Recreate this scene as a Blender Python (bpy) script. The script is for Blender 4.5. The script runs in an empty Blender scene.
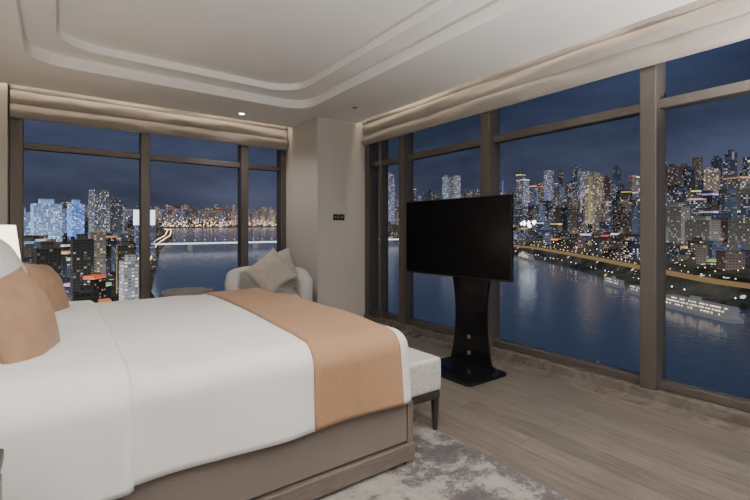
import bpy, bmesh, math, random
from mathutils import Vector, Matrix, Euler, noise
random.seed(7)
scene = bpy.context.scene
COL = scene.collection
pi = math.pi

# ------------------------------------------------------------------ materials
def new_mat(name):
    m = bpy.data.materials.new(name); m.use_nodes = True
    nt = m.node_tree
    for n in list(nt.nodes): nt.nodes.remove(n)
    out = nt.nodes.new('ShaderNodeOutputMaterial')
    return m, nt, out

def pmat(name, col, rough=0.6, metal=0.0, nscale=None, namt=0.08, bump=0.0, bscale=None, stretch=(1,1,1),
         emis=None, estr=0.0, sheen=0.0, spec=0.5):
    m, nt, out = new_mat(name)
    b = nt.nodes.new('ShaderNodeBsdfPrincipled')
    nt.links.new(b.outputs[0], out.inputs[0])
    b.inputs['Base Color'].default_value = (*col, 1)
    b.inputs['Roughness'].default_value = rough
    b.inputs['Metallic'].default_value = metal
    b.inputs['Specular IOR Level'].default_value = spec
    if sheen: b.inputs['Sheen Weight'].default_value = sheen
    if emis:
        b.inputs['Emission Color'].default_value = (*emis, 1)
        b.inputs['Emission Strength'].default_value = estr
    tc = nt.nodes.new('ShaderNodeTexCoord')
    mp = nt.nodes.new('ShaderNodeMapping'); mp.inputs['Scale'].default_value = stretch
    nt.links.new(tc.outputs['Object'], mp.inputs[0])
    ns = nt.nodes.new('ShaderNodeTexNoise'); ns.inputs['Scale'].default_value = nscale or 20
    ns.inputs['Detail'].default_value = 4
    nt.links.new(mp.outputs[0], ns.inputs['Vector'])
    rp = nt.nodes.new('ShaderNodeValToRGB')
    rp.color_ramp.elements[0].position = 0.3; rp.color_ramp.elements[1].position = 0.7
    rp.color_ramp.elements[0].color = (*[c*(1-namt) for c in col], 1)
    rp.color_ramp.elements[1].color = (*[min(1,c*(1+namt)) for c in col], 1)
    nt.links.new(ns.outputs[0], rp.inputs[0]); nt.links.new(rp.outputs[0], b.inputs['Base Color'])
    if bump:
        n2 = nt.nodes.new('ShaderNodeTexNoise'); n2.inputs['Scale'].default_value = bscale or 200
        nt.links.new(mp.outputs[0], n2.inputs['Vector'])
        bp = nt.nodes.new('ShaderNodeBump'); bp.inputs['Strength'].default_value = bump
        bp.inputs['Distance'].default_value = 0.004
        nt.links.new(n2.outputs[0], bp.inputs['Height']); nt.links.new(bp.outputs[0], b.inputs['Normal'])
    return m

def emat(name, col, s, sample=True):
    m, nt, out = new_mat(name)
    e = nt.nodes.new('ShaderNodeEmission'); e.inputs[0].default_value = (*col, 1); e.inputs[1].default_value = s
    nt.links.new(e.outputs[0], out.inputs[0])
    if not sample: m.cycles.emission_sampling = 'NONE'
    return m

M_ceil = pmat('ceiling_paint', (0.86,0.85,0.84), 0.8, nscale=3, namt=0.02)
M_wall = pmat('wall_covering', (0.57,0.54,0.51), 0.75, nscale=60, namt=0.05, bump=0.2, bscale=300)
M_frame = pmat('bronze_frame', (0.12,0.107,0.095), 0.42, metal=0.35, nscale=8, namt=0.05)
M_shade = pmat('shade_linen', (0.33,0.305,0.275), 0.9, nscale=120, namt=0.12, bump=0.3, bscale=400, sheen=0.1)
M_white = pmat('bed_linen', (0.80,0.79,0.785), 0.85, nscale=6, namt=0.02, bump=0.08, bscale=500, sheen=0.1)
M_sheet = pmat('bed_sheet', (0.82,0.81,0.80), 0.85, nscale=6, namt=0.02)
M_tan = pmat('runner_fabric', (0.385,0.225,0.125), 0.75, nscale=150, namt=0.10, bump=0.3, bscale=600, sheen=0.1)
M_tan2 = pmat('cushion_fabric', (0.36,0.215,0.125), 0.6, nscale=12, namt=0.08, bump=0.15, bscale=400, sheen=0.1)
M_base = pmat('bed_base_fabric', (0.20,0.17,0.148), 0.8, nscale=150, namt=0.12, bump=0.3, bscale=500)
M_basew = pmat('bed_plinth_wood', (0.16,0.132,0.112), 0.5, nscale=10, namt=0.15, stretch=(1,10,10))
M_black = pmat('black_gloss', (0.008,0.008,0.009), 0.12, nscale=5, namt=0.0)
M_blackm = pmat('black_metal', (0.02,0.02,0.022), 0.4, metal=0.5, nscale=5, namt=0.0)
M_screen = pmat('tv_screen', (0.003,0.003,0.004), 0.22, nscale=5, namt=0.0, spec=0.2)
M_silver = pmat('silver', (0.7,0.7,0.7), 0.3, metal=0.9, nscale=5, namt=0.02)
M_bench = pmat('bench_fabric', (0.54,0.52,0.50), 0.9, nscale=90, namt=0.25, bump=0.5, bscale=250)
M_dwood = pmat('dark_wood', (0.035,0.028,0.025), 0.4, nscale=10, namt=0.2, stretch=(1,1,6))
M_chair = pmat('chair_fabric', (0.64,0.63,0.62), 0.9, nscale=120, namt=0.08, bump=0.3, bscale=400)
M_cush1 = pmat('beige_cushion', (0.52,0.46,0.40), 0.85, nscale=80, namt=0.12, bump=0.2, bscale=300)
M_cush2 = pmat('grey_cushion', (0.44,0.41,0.385), 0.85, nscale=40, namt=0.2, bump=0.2, bscale=300)
M_table = pmat('table_top', (0.30,0.27,0.24), 0.4, nscale=12, namt=0.1)

def wood_floor():
    m, nt, out = new_mat('oak_plank_floor')
    b = nt.nodes.new('ShaderNodeBsdfPrincipled'); nt.links.new(b.outputs[0], out.inputs[0])
    tc = nt.nodes.new('ShaderNodeTexCoord')
    mp = nt.nodes.new('ShaderNodeMapping'); mp.inputs['Rotation'].default_value = (0,0,pi/2)
    nt.links.new(tc.outputs['Object'], mp.inputs[0])
    br = nt.nodes.new('ShaderNodeTexBrick'); br.offset = 0.37
    br.inputs['Scale'].default_value = 1.0
    br.inputs['Brick Width'].default_value = 1.5; br.inputs['Row Height'].default_value = 0.16
    br.inputs['Mortar Size'].default_value = 0.0018
    br.inputs['Color1'].default_value = (0.215,0.182,0.152,1); br.inputs['Color2'].default_value = (0.165,0.140,0.118,1)
    br.inputs['Mortar'].default_value = (0.07,0.06,0.05,1)
    nt.links.new(mp.outputs[0], br.inputs['Vector'])
    mp2 = nt.nodes.new('ShaderNodeMapping'); mp2.inputs['Scale'].default_value = (14,1.2,1)
    nt.links.new(tc.outputs['Object'], mp2.inputs[0])
    ns = nt.nodes.new('ShaderNodeTexNoise'); ns.inputs['Scale'].default_value = 3; ns.inputs['Detail'].default_value = 8
    ns.inputs['Distortion'].default_value = 0.6
    nt.links.new(mp2.outputs[0], ns.inputs['Vector'])
    rp = nt.nodes.new('ShaderNodeValToRGB')
    rp.color_ramp.elements[0].position=0.3; rp.color_ramp.elements[1].position=0.7
    rp.color_ramp.elements[0].color=(0.68,0.68,0.68,1); rp.color_ramp.elements[1].color=(1.15,1.15,1.15,1)
    nt.links.new(ns.outputs[0], rp.inputs[0])
    mx = nt.nodes.new('ShaderNodeMixRGB'); mx.blend_type='MULTIPLY'; mx.inputs[0].default_value=1
    nt.links.new(br.outputs[0], mx.inputs[1]); nt.links.new(rp.outputs[0], mx.inputs[2])
    nt.links.new(mx.outputs[0], b.inputs['Base Color'])
    b.inputs['Roughness'].default_value = 0.30
    return m
M_floor = wood_floor()

def stone():
    m, nt, out = new_mat('brown_marble')
    b = nt.nodes.new('ShaderNodeBsdfPrincipled'); nt.links.new(b.outputs[0], out.inputs[0])
    tc = nt.nodes.new('ShaderNodeTexCoord')
    ns = nt.nodes.new('ShaderNodeTexNoise'); ns.inputs['Scale'].default_value = 7; ns.inputs['Detail'].default_value = 10
    ns.inputs['Distortion'].default_value = 1.5
    nt.links.new(tc.outputs['Object'], ns.inputs['Vector'])
    rp = nt.nodes.new('ShaderNodeValToRGB')
    rp.color_ramp.elements[0].position=0.35; rp.color_ramp.elements[1].position=0.65
    rp.color_ramp.elements[0].color=(0.115,0.098,0.085,1); rp.color_ramp.elements[1].color=(0.19,0.165,0.145,1)
    nt.links.new(ns.outputs[0], rp.inputs[0]); nt.links.new(rp.outputs[0], b.inputs['Base Color'])
    b.inputs['Roughness'].default_value = 0.22
    return m
M_stone = stone()

def rug_mat():
    m, nt, out = new_mat('rug_pattern')
    b = nt.nodes.new('ShaderNodeBsdfPrincipled'); nt.links.new(b.outputs[0], out.inputs[0])
    tc = nt.nodes.new('ShaderNodeTexCoord')
    n1 = nt.nodes.new('ShaderNodeTexNoise'); n1.inputs['Scale'].default_value=2.8; n1.inputs['Detail'].default_value=14
    n1.inputs['Roughness'].default_value=0.80; n1.inputs['Distortion'].default_value=0.2
    nt.links.new(tc.outputs['Object'], n1.inputs['Vector'])
    rp = nt.nodes.new('ShaderNodeValToRGB'); cr = rp.color_ramp
    cr.elements[0].position=0.42; cr.elements[0].color=(0.08,0.07,0.076,1)
    cr.elements[1].position=0.62; cr.elements[1].color=(0.36,0.335,0.305,1)
    e=cr.elements.new(0.49); e.color=(0.13,0.118,0.118,1)
    e=cr.elements.new(0.52); e.color=(0.27,0.25,0.23,1)
    nt.links.new(n1.outputs[0], rp.inputs[0]); nt.links.new(rp.outputs[0], b.inputs['Base Color'])
    b.inputs['Roughness'].default_value=0.95
    return m
M_rug = rug_mat()

def glass_mat():
    m, nt, out = new_mat('window_glass')
    t = nt.nodes.new('ShaderNodeBsdfTransparent'); t.inputs[0].default_value=(0.95,0.97,0.98,1)
    nt.links.new(t.outputs[0], out.inputs[0])
    return m
M_glass = glass_mat()

# ------------------------------------------------------------------ mesh builder
class MB:
    def __init__(self, name, mats):
        self.name=name; self.mats=mats; self.bm=bmesh.new()
    def _add(self, tb, mi, smooth, mat=None):
        for f in tb.faces: f.material_index=mi; f.smooth=smooth
        if mat is not None: bmesh.ops.transform(tb, matrix=mat, verts=tb.verts)
        bmesh.ops.recalc_face_normals(tb, faces=tb.faces)
        me=bpy.data.meshes.new('tmp'); tb.to_mesh(me); tb.free()
        self.bm.from_mesh(me); bpy.data.meshes.remove(me)
    def box(self, lo, hi, mi=0, bevel=0, seg=3, mat=None, smooth=False):
        tb=bmesh.new(); bmesh.ops.create_cube(tb,size=1)
        for v in tb.verts:
            v.co=Vector([(lo[i]+hi[i])/2+v.co[i]*(hi[i]-lo[i]) for i in range(3)])
        if bevel: bmesh.ops.bevel(tb, geom=list(tb.edges), offset=bevel, segments=seg, affect='EDGES', profile=0.5)
        self._add(tb,mi,smooth,mat)
    def cyl(self, c, r1, r2, h, mi=0, seg=32, mat=None, axis='Z'):
        tb=bmesh.new(); bmesh.ops.create_cone(tb,cap_ends=True,segments=seg,radius1=r1,radius2=r2,depth=h)
        rot={'Z':Matrix(),'X':Matrix.Rotation(pi/2,4,'Y'),'Y':Matrix.Rotation(pi/2,4,'X')}[axis]
        bmesh.ops.transform(tb,matrix=Matrix.Translation(c)@rot,verts=tb.verts)
        self._add(tb,mi,False,mat)
    def sphere(self,c,r,mi=0,mat=None):
        tb=bmesh.new(); bmesh.ops.create_uvsphere(tb,u_segments=32,v_segments=20,radius=r)
        bmesh.ops.translate(tb,vec=c,verts=tb.verts); self._add(tb,mi,True,mat)
    def poly(self, pts, thick, mi=0, mat=None, bevel=0):
        tb=bmesh.new(); vs=[tb.verts.new((p[0],p[1],p[2] if len(p)>2 else 0)) for p in pts]
        f=tb.faces.new(vs); r=bmesh.ops.extrude_face_region(tb,geom=[f])
        bmesh.ops.translate(tb,vec=thick,verts=[g for g in r['geom'] if isinstance(g,bmesh.types.BMVert)])
        if bevel: bmesh.ops.bevel(tb, geom=list(tb.edges), offset=bevel, segments=2, affect='EDGES')
        self._add(tb,mi,False,mat)
    def raw(self, verts, faces, mi=0, smooth=True, mat=None):
        tb=bmesh.new(); vs=[tb.verts.new(v) for v in verts]
        for f in faces:
            try: tb.faces.new([vs[i] for i in f])
            except Exception: pass
        self._add(tb,mi,smooth,mat)
    def done(self, loc=None, parent=None):
        me=bpy.data.meshes.new(self.name); self.bm.to_mesh(me); self.bm.free()
        for m in self.mats: me.materials.append(m)
        o=bpy.data.objects.new(self.name,me); COL.objects.link(o)
        if loc is not None:
            me.transform(Matrix.Translation(-Vector(loc))); o.location=loc
        if parent:
            o.parent=parent; o.matrix_parent_inverse=Matrix.Translation(-parent.location)
        return o

def empty(name, loc=(0,0,0)):
    e=bpy.data.objects.new(name,None); COL.objects.link(e); e.location=loc; e.empty_display_size=0.2
    return e

def grid_faces(nu,nv,close_u=False):
    F=[]
    for i in range(nu if close_u else nu-1):
        for j in range(nv-1):
            a=i*nv+j; b=((i+1)%nu)*nv+j
            F.append((a,b,b+1,a+1))
    return F

# ------------------------------------------------------------------ room dims
XL,XR=-0.80,3.48; YB,YF=-3.0,5.90
CZ=2.68; XC,YC=2.70,4.92

b=MB('floor',[M_floor]); b.box((XL-0.1,YB-0.1,-0.1),(3.26,YF+0.1,0)); b.done()
b=MB('trim_1',[M_stone]); b.box((3.262,YB,-0.1),(3.42,YC-0.002,0.001)); b.box((3.42,YB,-0.1),(XR+0.16,YC-0.002,0.07),bevel=0.004)
b.box((XL,5.80,-0.0),(XC,YF+0.16,0.07)); b.done()
b=MB('wall_left',[M_wall]); b.box((XL-0.15,YB,0),(XL,YF+0.2,3.1)); b.done()
b=MB('wall_rear',[M_wall]); b.box((XL,YB-0.15,0),(XR+0.15,YB,3.1)); b.done()
b=MB('wall_corner',[M_wall,M_frame])
b.box((XC,YC,0),(XR+0.20,YF+0.25,3.1)); b.done()
b=MB('wall_back',[M_wall]); b.box((XL,5.74,0),(-0.40,YF+0.2,3.1)); b.box((-0.40,YF+0.0,2.70),(XC,YF+0.2,3.1)); b.done()
b=MB('wall_right',[M_wall]); b.box((XR+0.02,YB,2.70),(XR+0.2,YC,3.1)); b.done()
b=MB('baseboard_corner',[M_frame]); b.box((XC-0.012,YC-0.012,0),(3.25,YC,0.08)); b.box((XC-0.012,YC,0),(XC,5.79,0.08)); b.done()

def rrect(x0,y0,x1,y1,r,n=10):
    P=[]
    for cx,cy,a0 in ((x1-r,y1-r,0),(x0+r,y1-r,pi/2),(x0+r,y0+r,pi),(x1-r,y0+r,3*pi/2)):
        for k in range(n+1):
            a=a0+pi/2*k/n; P.append((cx+r*math.cos(a),cy+r*math.sin(a)))
    return P
def ceiling():
    b=MB('ceiling',[M_ceil])
    x0,y0,x1,y1=XL,YB,3.30,5.66
    z0,z1=CZ,CZ+0.10
    b.box((x0,y0,z0),(-0.21,y1,z1)); b.box((2.44,y0,z0),(x1,y1,z1))
    b.box((-0.21,y0,z0),(2.44,-2.4,z1)); b.box((-0.21,4.80,z0),(2.44,y1,z1))
    def fillers(X0,Y0,X1,Y1,r,za,zb):
        for cx,cy,a0,qx,qy in ((X1-r,Y1-r,0,X1,Y1),(X0+r,Y1-r,pi/2,X0,Y1),(X0+r,Y0+r,pi,X0,Y0),(X1-r,Y0+r,3*pi/2,X1,Y0)):
            pts=[(cx+r*math.cos(a0+pi/2*k/14),cy+r*math.sin(a0+pi/2*k/14)) for k in range(15)]
            for k in range(14):
                b.poly([(qx,qy,za),(*pts[k],za),(*pts[k+1],za)],(0,0,zb-za))
    fillers(-0.21,-2.4,2.44,4.80,0.30,z0,z1)
    zc=z1; zd=z1+0.07
    X0,Y0,X1,Y1=0.0,-2.15,2.20,4.56
    b.box((-0.9,y0,zc),(X0,y1,zd)); b.box((X1,y0,zc),(x1,y1,zd)); b.box((X0,y0,zc),(X1,Y0,zd)); b.box((X0,Y1,zc),(X1,y1,zd))
    fillers(X0,Y0,X1,Y1,0.35,zc,zd)
    b.box((XL-0.1,YB-0.1,zd),(XR+0.2,YF+0.2,zd+0.1))
    b.done()
ceiling()

# ------------------------------------------------------------------ windows
def frame_box(b,lo,hi): b.box(lo,hi,0,bevel=0.006,seg=2)
root=empty('window_1',(3.54,1,1.3))
b=MB('frame',[M_frame])
xs0,xs1=3.43,3.60
for y,w in ((4.86,0.09),(4.62,0.05),(4.13,0.09),(2.83,0.11),(1.355,0.11),(-0.11,0.11),(-1.58,0.11),(-2.95,0.09)):
    frame_box(b,(xs0 if w>0.06 else 3.48,y-w/2,0.07),(xs1,y+w/2,2.70))
for z,h in ((2.12,0.07),(0.10,0.06),(2.66,0.08)):
    frame_box(b,(3.49,YB,z-h/2),(xs1-0.01,YC,z+h/2))
b.done(parent=root)
b=MB('glass',[M_glass]); b.box((3.555,YB,0.1),(3.563,YC,2.66)); b.done(parent=root)

root=empty('window_2',(1.2,5.96,1.3))
b=MB('frame',[M_frame])
for x,w in ((-0.335,0.11),(0.87,0.10),(2.09,0.10),(2.66,0.08)):
    frame_box(b,(x-w/2,5.86,0.07),(x+w/2,6.02,2.70))
for z,h in ((2.12,0.07),(0.10,0.06),(2.66,0.08)):
    frame_box(b,(-0.39,5.91,z-h/2),(XC,6.01,z+h/2))
b.done(parent=root)
b=MB('glass',[M_glass]); b.box((-0.38,5.97,0.1),(XC,5.978,2.66)); b.done(parent=root)

def shade(name, axis, a0, a1, base, sgn):
    prof=[]
    zt,zb=2.80,2.39
    N=60
    for i in range(N+1):
        t=i/N; z=zt+(zb-zt)*t
        ph=t*3.0
        o=0.022+0.035*abs(math.sin(pi*ph))**0.7*(0.6+0.4*t)+0.02*t
        prof.append((o,z))
    prof+= [(0.03,zb-0.012),(0.0,zb-0.005),(-0.01,zb+0.05),(-0.01,zt)]
    n=200; V=[]
    for i in range(n+1):
        a=a0+(a1-a0)*i/n
        for (o,z) in prof:
            w=noise.noise(Vector((a*1.1,z*9,3.1)))*0.022+noise.noise(Vector((a*4,z*14,7.7)))*0.012
            oo=o+w if o>0.01 else o
            zz=z+noise.noise(Vector((a*0.9,1.0,5)))*0.02*(1 if z<2.7 else 0)
            p=base+sgn*oo
            V.append((p,a,zz) if axis=='Y' else (a,p,zz))
    b=MB(name,[M_shade]); b.raw(V,grid_faces(n+1,len(prof)),0,True); b.done()
shade('roman_shade','Y',YB+0.02,4.86,3.420,-1)
shade('roman_shade','X',-0.38,2.68,5.84,-1)

b=MB('cove_light_strip',[emat('led_warm',(1,0.80,0.60),20.0)])
b.box((3.315,-2.9,2.835),(3.335,4.85,2.845)); b.box((-0.7,5.675,2.835),(2.68,5.695,2.845)); b.done()

# ------------------------------------------------------------------ bed
BX0,BX1,BY0,BY1=-0.66,1.50,1.67,3.74
TOP=0.70; HEM=0.345
bcx,bcy=(BX0+BX1)/2,(BY0+BY1)/2; ba,bb=(BX1-BX0)/2,(BY1-BY0)/2
def disp(x,y,z,extra=0.0):
    n = noise.noise(Vector((x*2.2,y*2.2,z*2)))*0.012+noise.noise(Vector((x*6,y*6,z*3+5)))*0.0045
    n += 0.006*(1-abs(noise.noise(Vector((x*3.1+y*1.5,y*1.2,9)))))**8
    drop=max(0,(TOP-0.1-z))/(TOP-0.1-HEM)
    wv = 0.011*drop*math.sin(x*9+1.3*math.sin(y*7)+y*9)
    return n, wv
prof=[]
R=0.10
for i in range(12):
    o=-(bb-0.03)+(bb-0.03-R)*i/11; s=1-abs(o+R)/(bb-R)
    prof.append((o,TOP+0.025*(1-s**2.5)))
for i in range(1,9):
    a=pi/2*i/8; prof.append((-R+R*math.sin(a),TOP-R+R*math.cos(a)))
for i in range(1,12):
    t=i/11; prof.append((0.012*t,TOP-R-(TOP-R-HEM)*t))
prof.append((-0.004,HEM-0.004)); prof.append((-0.02,HEM+0.03))
def ring(o,z):
    A,B=ba+o,bb+o; r=max(0.13+o,0.015); r=min(r,A,B)
    P=[]
    nl,ns_,nc=90,80,10
    cs=[(A-r,B-r,0),(-A+r,B-r,pi/2),(-A+r,-B+r,pi),(A-r,-B+r,1.5*pi)]
    for k,(cx,cy,a0) in enumerate(cs):
        for q in range(nc+1):
            a=a0+pi/2*q/nc; P.append((cx+r*math.cos(a),cy+r*math.sin(a),math.cos(a),math.sin(a)))
        nx=cs[(k+1)%4]; a=a0+pi/2
        pE=(cx+r*math.cos(a),cy+r*math.sin(a)); pS=(nx[0]+r*math.cos(a),nx[1]+r*math.sin(a))
        m=nl if k%2==0 else ns_
        for q in range(1,m):
            t=q/m; P.append((pE[0]+(pS[0]-pE[0])*t,pE[1]+(pS[1]-pE[1])*t,math.cos(a),math.sin(a)))
    out=[]
    for x,y,nx_,ny_ in P:
        X,Y=bcx+x,bcy+y; n,wv=disp(X,Y,z)
        side=1 if o>-0.03 else 0
        out.append((X+nx_*wv*1.0+ (nx_*n if side else 0),Y+ny_*wv+(ny_*n if side else 0),z+(0 if side else n)))
    return out
bed=empty('bed',(bcx,bcy,0))
V=[];rings=[ring(o,z) for o,z in prof]; n=len(rings[0])
for r in rings: V+=r
F=[]
for k in range(len(rings)-1):
    for i in range(n):
        F.append((k*n+i,k*n+(i+1)%n,(k+1)*n+(i+1)%n,(k+1)*n+i))
F.append(tuple(range(n)))
b=MB('duvet',[M_white]); b.raw(V,F,0,True); b.done(parent=bed)

def strip(name,xa,xb,off,hem,mat,skew=0.0,nx=40):
    pf=[]
    for i in range(0,14):
        t=i/13; pf.append((0.012*(1-t),hem+(TOP-R-hem)*t,0,1.0))
    for i in range(1,9):
        a=pi/2*(1-i/8); pf.append((-R+R*math.sin(a),TOP-R+R*math.cos(a),1-math.sin(a),math.sin(a)))
    for i in range(1,20):
        o=-R-(bb-0.03-R)*i/19; s=1-abs(o+R)/(bb-R); pf.append((o,TOP+0.025*(1-s**2.5),1,0))
    path=[]
    for o,z,vz,vo in pf: path.append((bcy-(bb+o),z,-vo,vz))
    for o,z,vz,vo in reversed(pf): path.append((bcy+(bb+o),z,vo,vz))
    V=[]
    for lay in (0,1):
        for i in range(nx+1):
            u=i/nx
            for (y,z,ny_,nz_) in path:
                x=xa+(xb-xa)*u + (skew*((y-BY0)/(BY1-BY0)))*(1-u)
                e=min(u,1-u)*(xb-xa); k=min(1,e/0.012)
                of=(off*(0.35+0.65*k)) if lay==0 else 0.001
                n_,wv=disp(x,y,z)
                side=1 if z<TOP-R*0.55 else 0
                V.append((x,y+ny_*(of+wv)+(ny_*n_ if side else 0),z+nz_*of+(0 if side else n_)))
    m=len(path); F=grid_faces(nx+1,m)
    base=(nx+1)*m; F+= [tuple(base+q for q in reversed(f)) for f in grid_faces(nx+1,m)]
    for i in range(nx):
        for j in (0,m-1):
            a=i*m+j; F.append((a,a+m,a+m+base,a+base))
    for j in range(m-1):
        for i in (0,nx):
            a=i*m+j; F.append((a,a+1,a+1+base,a+base))
    b=MB(name,[mat]); b.raw(V,F,0,True); return b.done(parent=bed)
strip('bed_runner',0.895,1.385,0.014,HEM+0.005,M_tan,skew=0.09)
strip('sheet_turnback',-0.55,0.21,0.024,HEM-0.01,M_sheet,skew=-0.03)

b=MB('base',[M_base,M_basew])
b.box((BX0,BY0+0.03,0.12),(BX1-0.03,BY1-0.03,0.42),0,bevel=0.012)
b.box((BX0,BY0+0.012,0.03),(BX1-0.008,BY1-0.012,0.115),1,bevel=0.006)
b.box((BX0+0.1,BY0+0.1,0.0),(BX1-0.1,BY1-0.1,0.04),1)
b.box((BX0+0.02,BY0+0.05,0.42),(BX1-0.06,BY1-0.05,0.60),0,bevel=0.03)
b.box((BX1-0.05,BY0+0.02,0.0),(BX1-0.012,BY0+0.06,0.33),1,bevel=0.004)
b.done(parent=bed)
b=MB('headboard',[M_base]);
for i in range(4):
    y0=1.50+i*0.585; b.box((-0.79,y0,0.02),(-0.68,y0+0.58,1.25),0,bevel=0.02)
b.done(parent=bed)

# ------------------------------------------------------------------ cushions
def cushion(name,w,h,t,loc,rot,mat,seed=0):
    n=28; V=[]
    for s in (1,-1):
        for i in range(n+1):
            for j in range(n+1):
                u=-1+2*i/n; v=-1+2*j/n
                pin=1-0.07*(1-abs(v)**2)*abs(u)**3; pin2=1-0.07*(1-abs(u)**2)*abs(v)**3
                x=u*w/2*pin; y=v*h/2*pin2
                th=t/2*(max(0,1-abs(u)**2.4)**0.6)*(max(0,1-abs(v)**2.4)**0.6)
                k=min(1,th/(t*0.2))
                th+= (noise.noise(Vector((u*2+seed,v*2,s*3)))*0.014+noise.noise(Vector((u*5+seed,v*3,s*3)))*0.006)*k
                V.append((s*th,x,y))
    m=(n+1)**2; F=grid_faces(n+1,n+1); F+= [tuple(m+q for q in reversed(f)) for f in F]
    b=MB(name,[mat]); b.raw(V,F,0,True)
    bmesh.ops.remove_doubles(b.bm,verts=b.bm.verts,dist=0.0008)
    bmesh.ops.recalc_face_normals(b.bm,faces=b.bm.faces)
    o=b.done(); o.location=loc; o.rotation_euler=rot
    return o
d=math.radians
cushion('bed_pillow',0.78,0.48,0.20,(-0.46,2.18,0.95),(0,d(-30),0),M_white,1)
cushion('bed_pillow',0.78,0.48,0.20,(-0.46,3.22,0.95),(0,d(-30),0),M_white,2)
cushion('bed_pillow',0.72,0.50,0.20,(-0.225,2.96,0.950),(0,d(-16),0),M_white,3)
cushion('bed_pillow',0.66,0.42,0.18,(-0.31,2.14,0.88),(0,d(-26),0),M_white,5)
cushion('throw_cushion',0.37,0.37,0.16,(-0.115,2.14,0.862),(d(8),d(-20),d(-24)),M_tan2,4)
cushion('throw_cushion',0.40,0.36,0.16,(-0.065,3.16,0.860),(d(-8),d(-24),d(-20)),M_tan2,8)

# ------------------------------------------------------------------ nightstands and lamp
def nightstand(y0,y1,xe,h):
    b=MB('nightstand',[M_basew,M_dwood,M_silver])
    b.box((XL+0.01,y0,0.10),(xe-0.01,y1,h-0.03),0,bevel=0.006)
    b.box((XL+0.005,y0-0.01,h-0.03),(xe,y1+0.01,h),1,bevel=0.006)
    b.box((xe-0.012,y0+0.02,0.14),(xe-0.002,y1-0.02,h*0.52),0,bevel=0.003)
    b.box((xe-0.012,y0+0.02,h*0.55),(xe-0.002,y1-0.02,h-0.05),0,bevel=0.003)
    for zz in (h*0.33,h*0.72): b.box((xe-0.004,(y0+y1)/2-0.06,zz),(xe+0.01,(y0+y1)/2+0.06,zz+0.012),2)
    for x in (XL+0.05,xe-0.07):
        for y in (y0+0.03,y1-0.07): b.box((x,y,0),(x+0.04,y+0.04,0.1),1)
    b.done()
nightstand(0.92,1.42,-0.105,0.66)
nightstand(3.90,4.38,-0.18,0.55)
def lamp(x,y,z):
    b=MB('table_lamp',[M_silver,pmat('lamp_shade',(0.85,0.80,0.72),0.8,nscale=50,namt=0.03,emis=(1,0.82,0.62),estr=4.0)])
    b.cyl((x,y,z+0.012),0.08,0.08,0.024,0); b.cyl((x,y,z+0.20),0.016,0.012,0.36,0)
    for k,(r,zz) in enumerate(((0.045,0.1),(0.06,0.17),(0.04,0.24))): b.cyl((x,y,z+zz),r,r*0.8,0.07,0)
    seg=36; V=[]
    for i in range(seg):
        a=2*pi*i/seg
        for r,zz in ((0.17,0.44),(0.14,0.70)): V.append((x+r*math.cos(a),y+r*math.sin(a),z+zz))
    b.raw(V,grid_faces(seg,2,True),1,True); b.done()
    l=bpy.data.lights.new('lamp_bulb','POINT'); l.energy=14; l.color=(1,0.80,0.58); l.shadow_soft_size=0.05
    o=bpy.data.objects.new('lamp_bulb',l); o.location=(x,y,z+0.57); COL.objects.link(o)
lamp(-0.38,4.14,0.55)

# torchiere uplights, open bowl: unseen fill added behind the viewpoint to brighten the ceiling
def added_torchiere(x,y,e):
    b=MB('added_floor_lamp',[M_blackm,emat('fill_bulb_glow',(1,0.95,0.89),8.0)])
    b.cyl((x,y,0.015),0.15,0.14,0.03,0); b.cyl((x,y,0.80),0.012,0.012,1.56,0)
    seg=36; V=[]
    for i in range(seg):
        a=2*pi*i/seg
        for r,zz in ((0.03,1.56),(0.10,1.585),(0.16,1.64),(0.19,1.70),(0.18,1.70),(0.15,1.65),(0.09,1.60),(0.0001,1.59)): V.append((x+r*math.cos(a),y+r*math.sin(a),zz))
    b.raw(V,grid_faces(seg,8,True),0,True)
    b.sphere((x,y,1.64),0.035,1); b.done()
    l=bpy.data.lights.new('fill_uplight','SPOT'); l.energy=e; l.color=(1,0.95,0.89); l.shadow_soft_size=0.06; l.spot_size=d(170); l.spot_blend=0.3
    o=bpy.data.objects.new('fill_uplight',l); o.location=(x,y,1.72); o.rotation_euler=(pi,0,0); COL.objects.link(o)
added_torchiere(2.85,-0.35,310)
added_torchiere(-0.45,-0.5,310)

# ------------------------------------------------------------------ bench
b=MB('bed_bench',[M_bench,M_dwood])
x0,x1,y0,y1=1.54,1.87,1.86,3.45
b.box((x0,y0,0.25),(x1,y1,0.45),0,bevel=0.025,seg=4)
b.box((x0+0.01,y0+0.01,0.205),(x1-0.01,y1-0.01,0.25),1,bevel=0.006)
for lx in (x0+0.03,x1-0.03):
    for ly in (y0+0.035,y1-0.035):
        b.cyl((lx,ly,0.105),0.014,0.026,0.21,1,seg=16)
b.done()

b=MB('area_rug',[M_rug]); b.box((-0.30,0.35,0.0),(1.84,4.35,0.012),0,bevel=0.004,seg=2); b.done()

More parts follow.
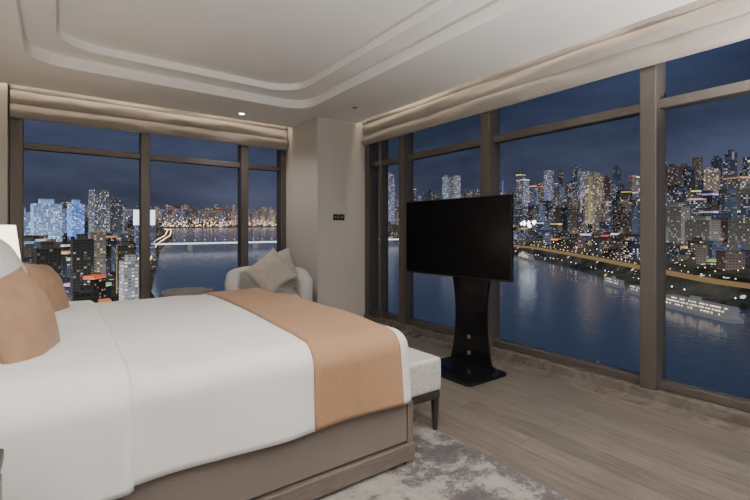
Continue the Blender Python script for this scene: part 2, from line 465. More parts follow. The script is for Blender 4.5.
# ------------------------------------------------------------------ TV with stand
tv=empty('television',(2.99,2.75,0))
Mtv=Matrix.Translation((2.915,2.76,1.150))@Matrix.Rotation(d(3.0),4,'Z')
b=MB('panel',[M_blackm,M_screen])
b.box((-0.018,-0.61,-0.355),(0.018,0.61,0.355),0,bevel=0.005,mat=Mtv)
b.box((-0.0205,-0.600,-0.338),(-0.017,0.600,0.346),1,mat=Mtv)
b.box((0.018,-0.35,-0.25),(0.045,0.35,0.2),0,bevel=0.012,mat=Mtv)
b.done(parent=tv)
b=MB('stand',[M_black,M_blackm,M_silver])
L=[];Rr=[]
for i in range(31):
    z=0.03+ (0.85-0.03)*i/30
    hw=0.175+0.06*abs((z-0.46)/0.42)**2
    L.append((2.60-hw,z)); Rr.append((2.60+hw,z))
pts=[(2.925,y,z) for y,z in L]+[(2.925,y,z) for y,z in reversed(Rr)]
b.poly([(p[0]+0.03,p[1],p[2]) for p in pts],(0.022,0,0),0)
b.box((2.978,2.50,0.03),(3.01,2.54,1.2),1); b.box((2.978,2.66,0.03),(3.01,2.70,1.2),1)
b.box((2.965,2.42,1.0),(3.01,2.9,1.06),1); b.box((2.965,2.42,1.2),(3.01,2.9,1.26),1)
P=rrect(2.56,2.26,3.05,2.88,0.05,6)
b.poly([(x,y,0.0) for x,y in P],(0,0,0.025),0,bevel=0.004)
P=rrect(2.68,2.36,3.03,2.84,0.05,6); b.poly([(x,y,0.025) for x,y in P],(0,0,0.02),0,bevel=0.004)
for z in (0.27,0.13): b.cyl((2.952,2.61,z),0.018,0.018,0.006,2,axis='X')
b.done(parent=tv)

# ------------------------------------------------------------------ armchair
def armchair(cx,cy,rz):
    Mx=Matrix.Translation((cx,cy,0))@Matrix.Rotation(rz,4,'Z')
    b=MB('armchair',[M_chair,M_dwood])
    W,D,t=0.42,0.37,0.16
    path=[]
    r=0.25
    for i in range(9): path.append((-W,-D+(2*D-r)*i/8,-1,0))
    for i in range(1,13):
        a=pi-pi/2*i/12; path.append((-W+r+r*math.cos(a),D-r+r*math.sin(a),math.cos(a),math.sin(a)))
    for i in range(1,6): path.append((-W+r+(2*W-2*r)*i/6,D,0,1))
    for i in range(0,13):
        a=pi/2-pi/2*i/12; path.append((W-r+r*math.cos(a),D-r+r*math.sin(a),math.cos(a),math.sin(a)))
    for i in range(1,9): path.append((W,D-r-(2*D-r)*i/8,1,0))
    V=[]; secn=0
    for k,(x,y,nx_,ny_) in enumerate(path):
        s=min(1,max(0,(y+D)/(2*D))); h=0.66+0.10*s**1.3
        e=min(k,len(path)-1-k); sh={0:0.72,1:0.93}.get(e,1)
        sec=[]
        for q in range(13):
            a=pi*q/12; sec.append((t/2*math.cos(a)*sh,h-0.05+0.05*math.sin(a)))
        sec=[(t/2*sh,0.14)]+sec+[(-t/2*sh,0.14)]
        secn=len(sec)
        for o,z in sec: V.append((x+nx_*o,y+ny_*o,z))
    F=grid_faces(len(path),secn)
    for k in range(len(path)-1): F.append((k*secn,k*secn+secn-1,(k+1)*secn+secn-1,(k+1)*secn))
    F.append(tuple(range(secn))); F.append(tuple((len(path)-1)*secn+q for q in range(secn)))
    b.raw(V,F,0,True,mat=Mx)
    b.box((-W+0.06,-D+0.01,0.14),(W-0.06,D-0.05,0.33),0,bevel=0.02,mat=Mx)
    b.box((-W+0.07,-D-0.02,0.33),(W-0.07,D-0.07,0.46),0,bevel=0.045,seg=5,mat=Mx)
    for x in (-W+0.03,W-0.03):
        for y in (-D+0.04,D-0.06): b.cyl((x,y,0.07),0.014,0.022,0.14,1,seg=14,mat=Mx)
    b.done()
armchair(2.10,5.06,d(-20))
cushion('chair_cushion',0.44,0.44,0.15,(2.05,4.88,0.71),(d(38),d(-8),d(-108)),M_cush1,11)
cushion('chair_cushion',0.44,0.44,0.14,(2.21,5.04,0.74),(d(20),d(-16),d(-118)),M_cush2,12)

b=MB('side_table',[M_table,M_dwood])
b.cyl((1.20,5.22,0.525),0.27,0.27,0.03,0,seg=48); b.cyl((1.20,5.22,0.265),0.025,0.025,0.5,1); b.cyl((1.20,5.22,0.01),0.17,0.16,0.02,1,seg=40)
b.done()

for i,(xa) in enumerate((2.93,3.02)):
    b=MB('switch_plate',[M_blackm,emat('switch_led',(1,0.8,0.6),0.6)])
    b.box((xa,YC-0.010,1.355),(xa+0.083,YC,1.435),0,bevel=0.003)
    b.box((xa+0.024,YC-0.0115,1.388),(xa+0.032,YC-0.010,1.402),1); b.box((xa+0.052,YC-0.0115,1.388),(xa+0.060,YC-0.010,1.402),1)
    b.done()

# downlights
M_bulb=emat('downlight_bulb',(1,0.93,0.84),40)
M_trimw=pmat('downlight_trim',(0.7,0.69,0.67),0.5,nscale=5,namt=0.0)
def downlight(x,y,z,on=True,e=20,ang=100):
    b=MB('ceiling_downlight',[M_trimw,M_bulb if on else M_blackm])
    V=[];seg=28
    for i in range(seg):
        a=2*pi*i/seg
        for r,zz in ((0.045,0),(0.045,-0.004),(0.032,-0.005),(0.028,-0.001)): V.append((x+r*math.cos(a),y+r*math.sin(a),z+zz))
    b.raw(V,grid_faces(seg,4,True),0,True); b.cyl((x,y,z-0.002),0.029,0.029,0.002,1,seg=24); b.done()
    if on:
        l=bpy.data.lights.new('downlight','SPOT'); l.energy=e; l.spot_size=d(ang); l.spot_blend=0.8; l.color=(1,0.94,0.87); l.shadow_soft_size=0.04
        o=bpy.data.objects.new('downlight',l); o.location=(x,y,z-0.02); COL.objects.link(o)
downlight(1.87,5.36,CZ,True,34,140)
downlight(2.86,4.30,CZ,False)
for (x,y) in ((2.86,0.2),(2.86,-1.4),(-0.5,0.9)): downlight(x,y,CZ,True,16,120)
b=MB('smoke_detector',[M_trimw]); b.cyl((0.75,3.2,CZ+0.165),0.04,0.035,0.02,0); b.done()

def added_ceil_lamp(x,y,e,r=0.45):  # unseen ceiling lamps added as soft fill for the room
    zt=CZ+0.17
    b=MB('added_ceiling_lamp',[M_trimw,emat('fill_diffuser',(1,0.96,0.91),2.0)])
    b.cyl((x,y,zt-0.02),r,r,0.04,0,seg=48); b.cyl((x,y,zt-0.045),r-0.03,r-0.01,0.012,1,seg=48); b.done()
    l=bpy.data.lights.new('fill_light','AREA'); l.shape='DISK'; l.size=2*r; l.energy=e; l.color=(1,0.96,0.91)
    o=bpy.data.objects.new('fill_light',l); o.location=(x,y,zt-0.056); COL.objects.link(o)
added_ceil_lamp(1.1,1.1,24)
added_ceil_lamp(1.1,-1.2,20)

# ------------------------------------------------------------------ outside: river, land, city
EXT=[]
WZ=-70.0
def ext(o): EXT.append(o); return o
def land_mat(name,base,dens,estr,scale):
    m, nt, out = new_mat(name)
    b_=nt.nodes.new('ShaderNodeBsdfPrincipled'); nt.links.new(b_.outputs[0],out.inputs[0]); b_.inputs['Roughness'].default_value=0.9
    b_.inputs['Specular IOR Level'].default_value=0.1
    tc=nt.nodes.new('ShaderNodeTexCoord')
    vo=nt.nodes.new('ShaderNodeTexVoronoi'); vo.inputs['Scale'].default_value=scale
    nt.links.new(tc.outputs['Object'],vo.inputs['Vector'])
    lt=nt.nodes.new('ShaderNodeMath'); lt.operation='LESS_THAN'; lt.inputs[1].default_value=dens
    nt.links.new(vo.outputs['Distance'],lt.inputs[0])
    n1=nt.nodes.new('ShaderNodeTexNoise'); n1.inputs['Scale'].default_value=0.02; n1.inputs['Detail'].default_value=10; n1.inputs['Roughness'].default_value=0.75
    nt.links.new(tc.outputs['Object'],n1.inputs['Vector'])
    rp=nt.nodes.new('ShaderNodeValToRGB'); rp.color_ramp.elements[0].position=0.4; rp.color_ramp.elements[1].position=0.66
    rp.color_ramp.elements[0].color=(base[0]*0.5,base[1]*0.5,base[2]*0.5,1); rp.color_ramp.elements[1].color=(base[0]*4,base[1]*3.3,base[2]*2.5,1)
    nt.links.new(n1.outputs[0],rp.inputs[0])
    mul=nt.nodes.new('ShaderNodeVectorMath'); mul.operation='SCALE'
    nt.links.new(lt.outputs[0],mul.inputs['Scale'])
    mxc=nt.nodes.new('ShaderNodeMixRGB'); mxc.inputs[1].default_value=(1,0.62,0.28,1); mxc.inputs[2].default_value=(0.9,0.95,1,1)
    sep=nt.nodes.new('ShaderNodeSeparateColor'); nt.links.new(vo.outputs['Color'],sep.inputs[0]); nt.links.new(sep.outputs[0],mxc.inputs[0])
    nt.links.new(mxc.outputs[0],mul.inputs[0])
    sc=nt.nodes.new('ShaderNodeVectorMath'); sc.operation='SCALE'; sc.inputs['Scale'].default_value=estr
    nt.links.new(mul.outputs[0],sc.inputs[0])
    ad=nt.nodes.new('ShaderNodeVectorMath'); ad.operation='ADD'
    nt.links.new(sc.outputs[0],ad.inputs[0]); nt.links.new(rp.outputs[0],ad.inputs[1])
    nt.links.new(ad.outputs[0],b_.inputs['Emission Color']); b_.inputs['Emission Strength'].default_value=1  # ground emits its own dim glow besides the lamp specks
    b_.inputs['Base Color'].default_value=(0.03,0.035,0.03,1)
    m.cycles.emission_sampling='NONE'
    return m
M_land=land_mat('night_ground',(0.020,0.020,0.022),0.17,1.0,0.06)
M_hill=land_mat('night_hillside',(0.020,0.022,0.022),0.15,0.9,0.055)

def water_mat():
    m, nt, out = new_mat('river_water')
    b_=nt.nodes.new('ShaderNodeBsdfPrincipled'); nt.links.new(b_.outputs[0],out.inputs[0])
    b_.inputs['Base Color'].default_value=(0.02,0.028,0.045,1); b_.inputs['Roughness'].default_value=0.16
    b_.inputs['Emission Color'].default_value=(0.020,0.029,0.053,1); b_.inputs['Emission Strength'].default_value=1.0  # water emits a faint blue standing in for scattered city light
    tc=nt.nodes.new('ShaderNodeTexCoord')
    n1=nt.nodes.new('ShaderNodeTexNoise'); n1.inputs['Scale'].default_value=0.12; n1.inputs['Detail'].default_value=5
    nt.links.new(tc.outputs['Object'],n1.inputs['Vector'])
    bp=nt.nodes.new('ShaderNodeBump'); bp.inputs['Strength'].default_value=0.3; bp.inputs['Distance'].default_value=1.0
    nt.links.new(n1.outputs[0],bp.inputs['Height']); nt.links.new(bp.outputs[0],b_.inputs['Normal'])
    m.cycles.emission_sampling='NONE'
    return m
b=MB('river',[water_mat()]); b.raw([(-4000,-2500,WZ),(7000,-2500,WZ),(7000,7000,WZ),(-4000,7000,WZ)],[(0,1,2,3)],0,False); ext(b.done())

LS=[(60,-600),(60,200),(82,523),(235,1329),(400,2000),(600,3000),(700,4200)]
RS=[(490,-500),(470,-100),(475,60),(515,168),(590,265),(695,395),(830,585),(930,900),(1030,1350),(1100,2300),(1500,3300),(1900,4200)]
def shore_x(S,y):
    for (x0,y0),(x1,y1) in zip(S,S[1:]):
        if y0<=y<=y1: return x0+(x1-x0)*(y-y0)/(y1-y0)
    return S[-1][0] if y>S[-1][1] else S[0][0]
pts=[(x,y,WZ-2) for x,y in LS]+[(900,4200,WZ-2),(900,6500,WZ-2),(-3500,6500,WZ-2),(-3500,-600,WZ-2)]
b=MB('riverbank_left',[M_land]); b.poly(pts,(0,0,6)); ext(b.done())
OFF=[(0,WZ-1),(3,-66),(22,-64),(30,-56),(90,-44),(200,-22),(350,-2),(600,14),(1000,26),(1800,30),(4500,30)]
def offz(o):
    for (a,za),(c,zc) in zip(OFF,OFF[1:]):
        if a<=o<=c: return za+(zc-za)*(o-a)/(c-a)
    return OFF[-1][1]
def rs_point(s):
    i=min(int(s),len(RS)-2); t=s-i
    x=RS[i][0]+(RS[i+1][0]-RS[i][0])*t; y=RS[i][1]+(RS[i+1][1]-RS[i][1])*t
    return x,y
def rs_dir(s):
    x,y=rs_point(s)
    return Vector((0.93,-0.36+0.5*min(1,max(0,y)/2500))).normalized()
V=[];ns=67
for k in range(ns):
    s=(len(RS)-1)*k/(ns-1)*0.99999; x,y=rs_point(s); dv=rs_dir(s)
    for o,z in OFF:
        zz=z+(noise.noise(Vector((x/150+o/90,y/150,o/200)))*14 if o>60 else 0)
        V.append((x+dv.x*o,y+dv.y*o,zz))
b=MB('riverbank_right',[M_hill]); b.raw(V,grid_faces(ns,len(OFF)),0,True); ext(b.done())
V=[]
for i in range(41):
    x=-3000+i*210
    for o,z in ((0,WZ-1),(15,-64),(150,-50),(600,0),(1500,60),(2600,90)):
        V.append((x,4150+o+noise.noise(Vector((x/400,0,1)))*120,z+(noise.noise(Vector((x/500,o/700,4)))*60 if o>300 else 0)))
b=MB('riverbank_far',[M_hill]); b.raw(V,grid_faces(41,6),0,True); ext(b.done())

def facade():
    m, nt, out = new_mat('night_facades')
    N=nt.nodes; Lk=nt.links
    uv=N.new('ShaderNodeUVMap'); uv.uv_map='cells'
    fl=N.new('ShaderNodeVectorMath'); fl.operation='FLOOR'; Lk.new(uv.outputs[0],fl.inputs[0])
    fr=N.new('ShaderNodeVectorMath'); fr.operation='FRACTION'; Lk.new(uv.outputs[0],fr.inputs[0])
    wn=N.new('ShaderNodeTexWhiteNoise'); wn.noise_dimensions='2D'; Lk.new(fl.outputs[0],wn.inputs['Vector'])
    at=N.new('ShaderNodeAttribute'); at.attribute_name='win'
    gl=N.new('ShaderNodeAttribute'); gl.attribute_name='glow'  # base glow emitted by the walls in place of city light on them
    gt=N.new('ShaderNodeMath'); gt.operation='LESS_THAN'; Lk.new(wn.outputs['Value'],gt.inputs[0]); Lk.new(at.outputs['Alpha'],gt.inputs[1])
    sx=N.new('ShaderNodeSeparateXYZ'); Lk.new(fr.outputs[0],sx.inputs[0])
    def band(o,w):
        a=N.new('ShaderNodeMath'); a.operation='SUBTRACT'; Lk.new(o,a.inputs[0]); a.inputs[1].default_value=0.5
        c=N.new('ShaderNodeMath'); c.operation='ABSOLUTE'; Lk.new(a.outputs[0],c.inputs[0])
        e=N.new('ShaderNodeMath'); e.operation='LESS_THAN'; Lk.new(c.outputs[0],e.inputs[0]); e.inputs[1].default_value=w
        return e.outputs[0]
    m1=N.new('ShaderNodeMath'); m1.operation='MULTIPLY'; Lk.new(band(sx.outputs[0],0.34),m1.inputs[0]); Lk.new(band(sx.outputs[1],0.26),m1.inputs[1])
    m2=N.new('ShaderNodeMath'); m2.operation='MULTIPLY'; Lk.new(m1.outputs[0],m2.inputs[0]); Lk.new(gt.outputs[0],m2.inputs[1])
    sc=N.new('ShaderNodeSeparateColor'); Lk.new(wn.outputs['Color'],sc.inputs[0])
    pw_=N.new('ShaderNodeMath'); pw_.operation='POWER'; pw_.inputs[1].default_value=2.5; Lk.new(sc.outputs[1],pw_.inputs[0])
    ad=N.new('ShaderNodeMath'); ad.operation='ADD'; ad.inputs[1].default_value=0.10; Lk.new(pw_.outputs[0],ad.inputs[0])
    m3=N.new('ShaderNodeMath'); m3.operation='MULTIPLY'; Lk.new(m2.outputs[0],m3.inputs[0]); Lk.new(ad.outputs[0],m3.inputs[1])
    tint=N.new('ShaderNodeMixRGB'); tint.inputs[1].default_value=(1,0.62,0.30,1); tint.inputs[2].default_value=(0.92,0.95,1,1); Lk.new(sc.outputs[2],tint.inputs[0])
    mc=N.new('ShaderNodeMixRGB'); mc.blend_type='MULTIPLY'; mc.inputs[0].default_value=1; Lk.new(tint.outputs[0],mc.inputs[1]); Lk.new(at.outputs['Color'],mc.inputs[2])
    s=N.new('ShaderNodeVectorMath'); s.operation='SCALE'; Lk.new(mc.outputs[0],s.inputs[0]); Lk.new(m3.outputs[0],s.inputs['Scale'])
    dk=N.new('ShaderNodeMath'); dk.operation='MULTIPLY'; dk.inputs[1].default_value=-0.45; Lk.new(m1.outputs[0],dk.inputs[0])
    dk2=N.new('ShaderNodeMath'); dk2.operation='ADD'; dk2.inputs[1].default_value=1.0; Lk.new(dk.outputs[0],dk2.inputs[0])
    g2=N.new('ShaderNodeVectorMath'); g2.operation='SCALE'; Lk.new(gl.outputs['Color'],g2.inputs[0]); Lk.new(dk2.outputs[0],g2.inputs['Scale'])
    fin=N.new('ShaderNodeVectorMath'); fin.operation='ADD'; Lk.new(s.outputs[0],fin.inputs[0]); Lk.new(g2.outputs[0],fin.inputs[1])
    e=N.new('ShaderNodeEmission'); Lk.new(fin.outputs[0],e.inputs[0]); Lk.new(e.outputs[0],out.inputs[0])
    m.cycles.emission_sampling='NONE'
    return m
CV=[];CF=[];CUV=[];CG=[];CW=[]
def bbox(cx,cy,w,dp,rot,z0,z1,glow,win,cell,dens):
    c,s=math.cos(rot),math.sin(rot)
    P=[(cx+c*a*w/2-s*e*dp/2,cy+s*a*w/2+c*e*dp/2) for a,e in ((-1,-1),(1,-1),(1,1),(-1,1))]
    base=len(CV)
    for p in P: CV.append((p[0],p[1],z0))
    for p in P: CV.append((p[0],p[1],z1))
    u=random.randint(0,900); v0=random.randint(0,900)
    nv=max(1,round((z1-z0)/cell))
    for i in range(4):
        j=(i+1)%4; L_=w if i%2==0 else dp; nu=max(1,round(L_/cell))
        CF.append((base+i,base+j,base+4+j,base+4+i))
        CUV.extend([(u,v0),(u+nu,v0),(u+nu,v0+nv),(u,v0+nv)])
        k=(0.75,1.0,0.6,1.25)[i]  # light and dark sides painted into the emitted glow
        CG.extend([(*[g*k*1.45 for g in glow],1)]*2+[(*[g*k*0.8 for g in glow],1)]*2); CW.extend([(*win,dens)]*4); u+=nu
    CF.append((base+4,base+5,base+6,base+7)); CUV.extend([(0,0)]*4); CG.extend([(*[g*0.5 for g in glow],1)]*4); CW.extend([(0,0,0,0)]*4)
def building(cx,cy,w,dp,rot,z0,z1,glow,win,cell=3.6,dens=0.3,crown=True):
    bbox(cx,cy,w,dp,rot,z0,z1,glow,win,cell,dens)
    if crown:
        h=(z1-z0)
        r=random.random()
        if r<0.6: bbox(cx,cy,w*0.5,dp*0.5,rot,z1,z1+min(6,0.05*h)+2,[g*1.1 for g in glow],(0,0,0),cell,0)
        if r<0.08: bbox(cx,cy,1.4,1.4,rot,z1,z1+0.16*h,(0.12,0.08,0.08),(0,0,0),cell,0)
        q=random.random()
        if q<0.18:
            cl=random.choice([(0.9,0.7,0.4),(0.9,0.6,0.3),(0.8,0.85,1.0),(0.95,0.3,0.15),(0.9,0.8,0.6),(0.35,0.5,1.0)])
            bbox(cx,cy,w*1.02,dp*1.02,rot,z1-2.4,z1+0.4,[c_*random.uniform(0.5,1.6) for c_ in cl],(0,0,0),cell,0)
        if q>0.94:
            cl=random.choice([(0.9,0.6,0.3),(0.35,0.5,0.95),(0.8,0.85,1.0),(0.9,0.5,0.2)])
            bbox(cx,cy,w*1.02,dp*0.25,rot,z0,z1+0.6,[c_*random.uniform(0.3,0.65) for c_ in cl],(0,0,0),cell,0)
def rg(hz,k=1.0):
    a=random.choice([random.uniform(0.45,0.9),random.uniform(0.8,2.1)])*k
    near=(0.044,0.044,0.050); far=(0.058,0.066,0.096)  # far tint paints bluish haze into the facade glow
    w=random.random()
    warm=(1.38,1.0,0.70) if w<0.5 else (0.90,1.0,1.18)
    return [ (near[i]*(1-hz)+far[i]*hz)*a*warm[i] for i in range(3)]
for _ in range(2000):
    s=random.uniform(1.2,9.3); o=random.choice([random.uniform(70,350),random.uniform(250,800),random.uniform(450,1300),random.uniform(500,1500)])
    x,y=rs_point(s); dv=rs_dir(s); px,py=x+dv.x*o,y+dv.y*o
    dist=math.hypot(px,py); hz=min(1,dist/2400)
    gz=offz(o)-4
    if o<200: h=random.uniform(8,30)
    elif o<450: h=random.uniform(20,80)
    else: h=random.uniform(50,140)*random.choice([0.7,0.9,1,1.35])
    w=random.uniform(15,30); dpp=random.uniform(13,26)
    br=random.uniform(0.25,1.7)
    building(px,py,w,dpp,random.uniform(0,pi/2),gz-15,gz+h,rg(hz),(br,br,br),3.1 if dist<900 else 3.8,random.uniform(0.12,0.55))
for (x,y,w,h) in ((650,150,42,62),(615,90,34,66),(580,60,30,62),(700,210,40,60),(635,20,30,80),(730,120,46,85),(570,-40,34,70),(670,255,30,50),(770,60,40,110),(810,180,40,105),(770,265,36,80)):
    building(x,y,w,16,d(60)+random.uniform(-.2,.2),-50,-50+h,(0.17,0.162,0.15),(0.9,0.8,0.65),3.0,0.24)
for _ in range(420):
    px=random.uniform(-1200,3800); o=random.uniform(30,1300); py=4200+o
    gz=-50 if o<150 else (-50+(o-150)*0.08)
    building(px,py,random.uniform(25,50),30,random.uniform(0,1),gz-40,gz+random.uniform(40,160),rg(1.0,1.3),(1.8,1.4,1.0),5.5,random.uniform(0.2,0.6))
for _ in range(640):
    py=random.uniform(520,3900) if random.random()<0.55 else random.uniform(400,1600); px=random.uniform(-0.22*py-60,shore_x(LS,py)-45)
    dist=math.hypot(px,py); hz=min(1,dist/2400)
    ww=random.uniform(16,28)
    if dist<650: h=random.uniform(8,34); ww=random.uniform(12,18)
    elif dist<1200: h=random.uniform(18,54)
    else: h=random.uniform(28,78)
    br=random.uniform(0.3,1.6)
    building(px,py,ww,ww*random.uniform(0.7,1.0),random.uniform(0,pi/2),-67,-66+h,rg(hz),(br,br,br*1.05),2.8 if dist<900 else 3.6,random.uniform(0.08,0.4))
for (x,y,w,zt,gl,wn,dn) in (
    (-12,820,34,34,(0.35,0.50,0.85),(1.6,2.0,2.8),0.6),(-44,860,22,22,(0.28,0.40,0.7),(1.4,1.9,2.8),0.6),
    (60,900,24,62,(0.13,0.14,0.19),(1.6,1.6,1.7),0.5),(28,930,20,38,(0.20,0.36,0.95),(1.4,2.0,3.2),0.6),
    (94,980,20,50,(0.08,0.085,0.11),(0.8,0.8,0.8),0.35),(-80,900,20,60,(0.06,0.065,0.09),(0.8,0.8,0.8),0.3),
    (8,1000,24,30,(0.2,0.28,0.52),(1.0,1.3,2.0),0.5),(112,1150,26,44,(0.16,0.18,0.26),(1.2,1.2,1.4),0.5),
    (-36,480,15,-4,(0.05,0.048,0.05),(0.7,0.6,0.5),0.18),(-6,430,16,-12,(0.055,0.052,0.05),(0.7,0.6,0.5),0.18),
    (20,500,17,-8,(0.06,0.058,0.06),(0.8,0.7,0.55),0.2),(-24,320,12,-22,(0.045,0.044,0.047),(0.6,0.55,0.5),0.15),
    (58,520,15,-16,(0.07,0.066,0.062),(0.9,0.8,0.6),0.22),(14,310,12,-32,(0.05,0.048,0.048),(0.6,0.55,0.5),0.16)):
    building(x,y,w,w*0.8,random.uniform(0,0.5),-67,zt,gl,wn,2.8,dn)
building(45,372,12,11,0.2,-67,-20,(0.34,0.35,0.38),(1.8,1.8,1.9),2.5,0.8,True)
building(36,560,14,12,0.1,-67,-3,(0.24,0.21,0.18),(1.3,1.1,0.9),2.9,0.5,True)
for (x,y,zt,w,gl) in ((1150,1080,165,30,(0.14,0.16,0.22)),(1240,980,190,30,(0.20,0.16,0.12)),(1290,900,145,34,(0.13,0.15,0.22)),
    (1350,840,175,32,(0.11,0.13,0.20)),(1300,680,155,36,(0.13,0.13,0.17)),(1180,1500,205,36,(0.14,0.18,0.29)),(1260,1620,230,36,(0.21,0.18,0.17)),
    (1150,1720,195,36,(0.12,0.16,0.25)),(1380,1350,195,34,(0.11,0.14,0.22)),(1120,560,122,32,(0.16,0.13,0.11)),(1050,420,105,30,(0.11,0.11,0.13)),
    (1200,470,140,30,(0.11,0.12,0.17)),(1160,330,120,32,(0.16,0.13,0.11)),(980,240,85,34,(0.12,0.12,0.13)),(1100,240,125,30,(0.11,0.11,0.15)),(1010,520,105,26,(0.16,0.13,0.11))):
    building(x,y,w,w*0.8,random.uniform(0,1.5),0,zt,gl,(1.6,1.45,1.3),3.8,0.45)
building(134,912,32,24,0.0,-67,30,(0.10,0.12,0.18),(1.2,1.4,1.8),3.4,0.5,False)
me=bpy.data.meshes.new('city_skyline'); me.from_pydata(CV,[],CF)
uvl=me.uv_layers.new(name='cells')
uvl.data.foreach_set('uv',[c for p in CUV for c in p])
for nm,arr in (('glow',CG),('win',CW)):
    at=me.color_attributes.new(name=nm,type='FLOAT_COLOR',domain='CORNER')
    at.data.foreach_set('color',[c for p in arr for c in p])
me.materials.append(facade())
o=bpy.data.objects.new('city_skyline',me); COL.objects.link(o); ext(o)

b=MB('led_billboard',[emat('billboard_light',(0.78,0.88,1.0),2.2,False),M_blackm])
b.box((113,896.5,0),(149,897.5,28),0); b.box((112,897.5,-1),(150,899.5,29),1)
ext(b.done())

def lights(name,pts,col,st):
    V=[];F=[]
    for (x,y,z,r) in pts:
        k=len(V); V+=[(x+r,y,z),(x-r,y,z),(x,y+r,z),(x,y-r,z),(x,y,z+r),(x,y,z-r)]
        for t in ((0,2,4),(2,1,4),(1,3,4),(3,0,4),(2,0,5),(1,2,5),(3,1,5),(0,3,5)): F.append(tuple(k+q for q in t))
    b=MB(name,[emat(name+'_glow',col,st,False)]); b.raw(V,F,0,False); ext(b.done())
pw=[];pc=[]
yy=150
while yy<3900:
    x=shore_x(LS,yy); r=0.7+yy/1700
    pw.append((x-10,yy,-58,r)); pw.append((x-28,yy+8,-58,r)) ; yy+=15+yy/70
s=0.8
while s<len(RS)-1.02:
    x,y=rs_point(s); dv=rs_dir(s); dist=math.hypot(x,y); r=(0.35+dist/2100)*random.uniform(0.7,1.2)
    i=int(s); seg=math.hypot(RS[i+1][0]-RS[i][0],RS[i+1][1]-RS[i][1])
    pw.append((x+dv.x*30,y+dv.y*30,-47,r))
    pw.append((x+dv.x*(42+random.uniform(-4,30)),y+dv.y*46,-45+random.uniform(-2,5),r))
    if random.random()<0.6: pc.append((x+dv.x*6,y+dv.y*6,-62,r))
    s+=9/seg*(1+dist/900)*random.uniform(0.6,1.4)
for _ in range(620):
    s=random.uniform(1,len(RS)-1.02); o_=random.uniform(55,420); x,y=rs_point(s); dv=rs_dir(s); dist=math.hypot(x,y)
    (pw if random.random()<0.6 else pc).append((x+dv.x*o_,y+dv.y*o_,offz(o_)+9,0.35+dist/2100*random.uniform(0.5,1.4)))
for _ in range(800):
    x=random.uniform(400,2800); (pw if random.random()<0.8 else pc).append((x,4150+random.uniform(-60,60),-60+abs(random.gauss(0,45)),random.uniform(1.8,4.2)))
for k in range(12): pc.append((940+random.uniform(-16,16),640+random.uniform(-16,16),0+random.uniform(-7,7),4.5))
lights('street_lamps',pw,(1.0,0.60,0.30),5.0)
lights('promenade_lights',pc,(0.85,0.93,1.0),6.0)
V=[];nn=80
for k in range(nn+1):
    s=1.0+(7.5-1.0)*k/nn; x,y=rs_point(s); dv=rs_dir(s)
    for (o_,z) in ((30,-55),(30,-53),(46,-52),(46,-56)): V.append((x+dv.x*o_,y+dv.y*o_,z))
b=MB('riverside_road',[pmat('glowing_road_concrete',(0.3,0.27,0.24),0.8,nscale=0.06,namt=0.3,emis=(1.0,0.58,0.24),estr=0.26)]); b.raw(V,grid_faces(nn+1,4),0,False); ext(b.done())  # lamplight on the road painted in as emission

br=empty('bridge',(600,1140,WZ))
b=MB('deck',[pmat('glowing_bridge_concrete',(0.4,0.4,0.4),0.8,emis=(0.5,0.5,0.5),estr=0.3),emat('bridge_light',(0.95,0.95,1.0),1.5,False)])  # concrete given its own dim emission as painted-in light
A=Vector((40,1262,0)); B=Vector((1010,1028,0)); dv=(B-A); Lb=dv.length; ang=math.atan2(dv.y,dv.x)
Mb=Matrix.Translation((A+B)/2+Vector((0,0,-52)))@Matrix.Rotation(ang,4,'Z')
b.box((-Lb/2,-10,-3),(Lb/2,10,0),0,mat=Mb); b.box((-Lb/2,-10.6,-2.4),(Lb/2,-10,1.6),1,mat=Mb)
for q in range(6):
    x=-Lb/2+Lb*(q+0.5)/6; b.box((x-6,-8,-26),(x+6,8,-3),0,mat=Mb)
for q in range(40):
    x=-Lb/2+Lb*(q+0.5)/40; b.box((x-0.25,8,0),(x+0.25,8.5,8),0,mat=Mb); b.box((x-1.0,6.5,7.6),(x+1.0,8.5,8.6),1,mat=Mb)
ext(b.done(parent=br))

def ship(name,x,y,ang,L_,W_,dk,e):
    Ms=Matrix.Translation((x,y,WZ))@Matrix.Rotation(ang,4,'Z')
    b=MB(name,[pmat(name+'_hull',(0.5,0.5,0.5),0.6,emis=(0.5,0.47,0.45),estr=0.24),emat(name+'_lights',(1,0.78,0.50),e,False)])  # hull paint emits a faint light of its own
    f=min(1,L_/40)
    P=[(-L_/2,-W_/2*0.7,-1),(-L_/2+L_*0.05,-W_/2,-1),(L_/2-L_*0.15,-W_/2,-1),(L_/2,0,-1),(L_/2-L_*0.15,W_/2,-1),(-L_/2+L_*0.05,W_/2,-1),(-L_/2,W_/2*0.7,-1)]
    b.poly(P,(0,0,1+3*f),0,mat=Ms)
    z0=3*f
    for k in range(dk):
        a=L_*(0.38-0.05*k)
        b.box((-L_*0.46,-W_*0.42,z0+k*2.8*f),(a,W_*0.42,z0+(k*2.8+0.7)*f),0,mat=Ms)
        b.box((-L_*0.45,-W_*0.37,z0+(0.7+k*2.8)*f),(a*0.95,W_*0.37,z0+(2.8+k*2.8)*f),0,mat=Ms)
        n=max(3,int(L_/4))
        for q in range(n):
            if random.random()<0.25: continue
            xx=-L_*0.44+(a*0.9+L_*0.44)*q/n
            b.box((xx,-W_*0.385,z0+(1.3+k*2.8)*f),(xx+random.uniform(1.0,2.6)*f,W_*0.385,z0+(2.3+k*2.8)*f),1,mat=Ms)
    b.box((-L_*0.1,-W_*0.12,z0+dk*2.8*f),(0,W_*0.12,z0+(dk*2.8+3)*f),0,mat=Ms)
    ext(b.done())
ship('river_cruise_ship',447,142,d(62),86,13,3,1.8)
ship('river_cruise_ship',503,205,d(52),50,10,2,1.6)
ship('river_cruise_ship',548,255,d(52),40,9,2,1.6)
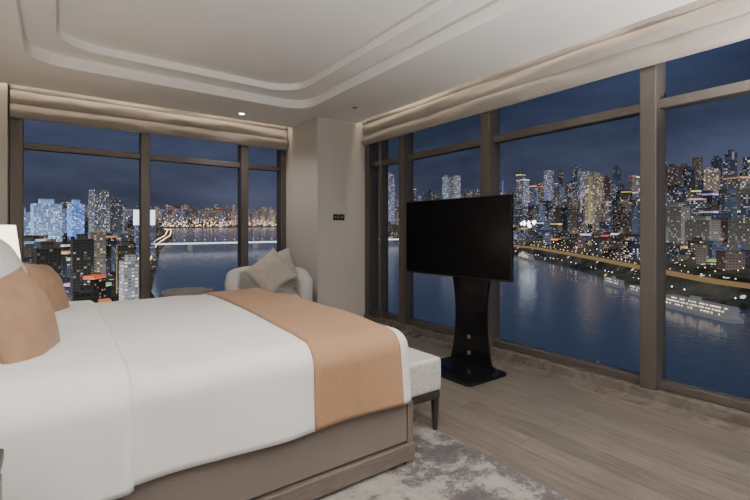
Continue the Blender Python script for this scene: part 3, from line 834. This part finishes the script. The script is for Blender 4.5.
ship('river_cruise_ship',468,75,d(75),50,10,2,1.8)
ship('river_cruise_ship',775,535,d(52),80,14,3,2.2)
ship('small_boat',244,122,d(20),6,2.0,1,1.5)

# outdoor meshes sheared upward along the view axis: ~3 % grade, datum 10 m lower
for o in EXT:
    for v in o.data.vertices:
        v.co.z += 0.03*(0.592*v.co.x+0.806*v.co.y)-10.0
    o.data.update()

# ------------------------------------------------------------------ world sky
w=bpy.data.worlds.new('night_sky'); scene.world=w; w.use_nodes=True
nt=w.node_tree
for n in list(nt.nodes): nt.nodes.remove(n)
out=nt.nodes.new('ShaderNodeOutputWorld'); bg=nt.nodes.new('ShaderNodeBackground'); nt.links.new(bg.outputs[0],out.inputs[0])
tc=nt.nodes.new('ShaderNodeTexCoord'); sp=nt.nodes.new('ShaderNodeSeparateXYZ'); nt.links.new(tc.outputs['Generated'],sp.inputs[0])
rp=nt.nodes.new('ShaderNodeValToRGB'); cr=rp.color_ramp
cr.elements[0].position=0.0; cr.elements[0].color=(0.084,0.092,0.142,1)
cr.elements[1].position=0.6; cr.elements[1].color=(0.020,0.029,0.064,1)
e=cr.elements.new(0.12); e.color=(0.062,0.072,0.124,1)
e=cr.elements.new(0.30); e.color=(0.034,0.047,0.096,1)
nt.links.new(sp.outputs[2],rp.inputs[0])
mp=nt.nodes.new('ShaderNodeMapping'); mp.inputs['Scale'].default_value=(1,1,3.2); nt.links.new(tc.outputs['Generated'],mp.inputs[0])
ns=nt.nodes.new('ShaderNodeTexNoise'); ns.inputs['Scale'].default_value=2.2; ns.inputs['Detail'].default_value=6; ns.inputs['Roughness'].default_value=0.55
nt.links.new(mp.outputs[0],ns.inputs['Vector'])
r2=nt.nodes.new('ShaderNodeValToRGB'); r2.color_ramp.elements[0].position=0.36; r2.color_ramp.elements[1].position=0.66
r2.color_ramp.elements[0].color=(0.6,0.6,0.6,1); r2.color_ramp.elements[1].color=(1.45,1.42,1.38,1)
nt.links.new(ns.outputs[0],r2.inputs[0])
mx=nt.nodes.new('ShaderNodeMixRGB'); mx.blend_type='MULTIPLY'; mx.inputs[0].default_value=1
nt.links.new(rp.outputs[0],mx.inputs[1]); nt.links.new(r2.outputs[0],mx.inputs[2]); nt.links.new(mx.outputs[0],bg.inputs[0])
bg.inputs[1].default_value=1.0

# ------------------------------------------------------------------ camera
cam=bpy.data.cameras.new('camera'); co=bpy.data.objects.new('camera',cam); COL.objects.link(co)
cam.sensor_width=36; cam.lens=434/750*36; cam.shift_y=-18/750
cam.clip_start=0.05; cam.clip_end=15000
co.location=(0,0,1.2); co.rotation_euler=(pi/2,0,-math.radians(36.3))
scene.camera=co
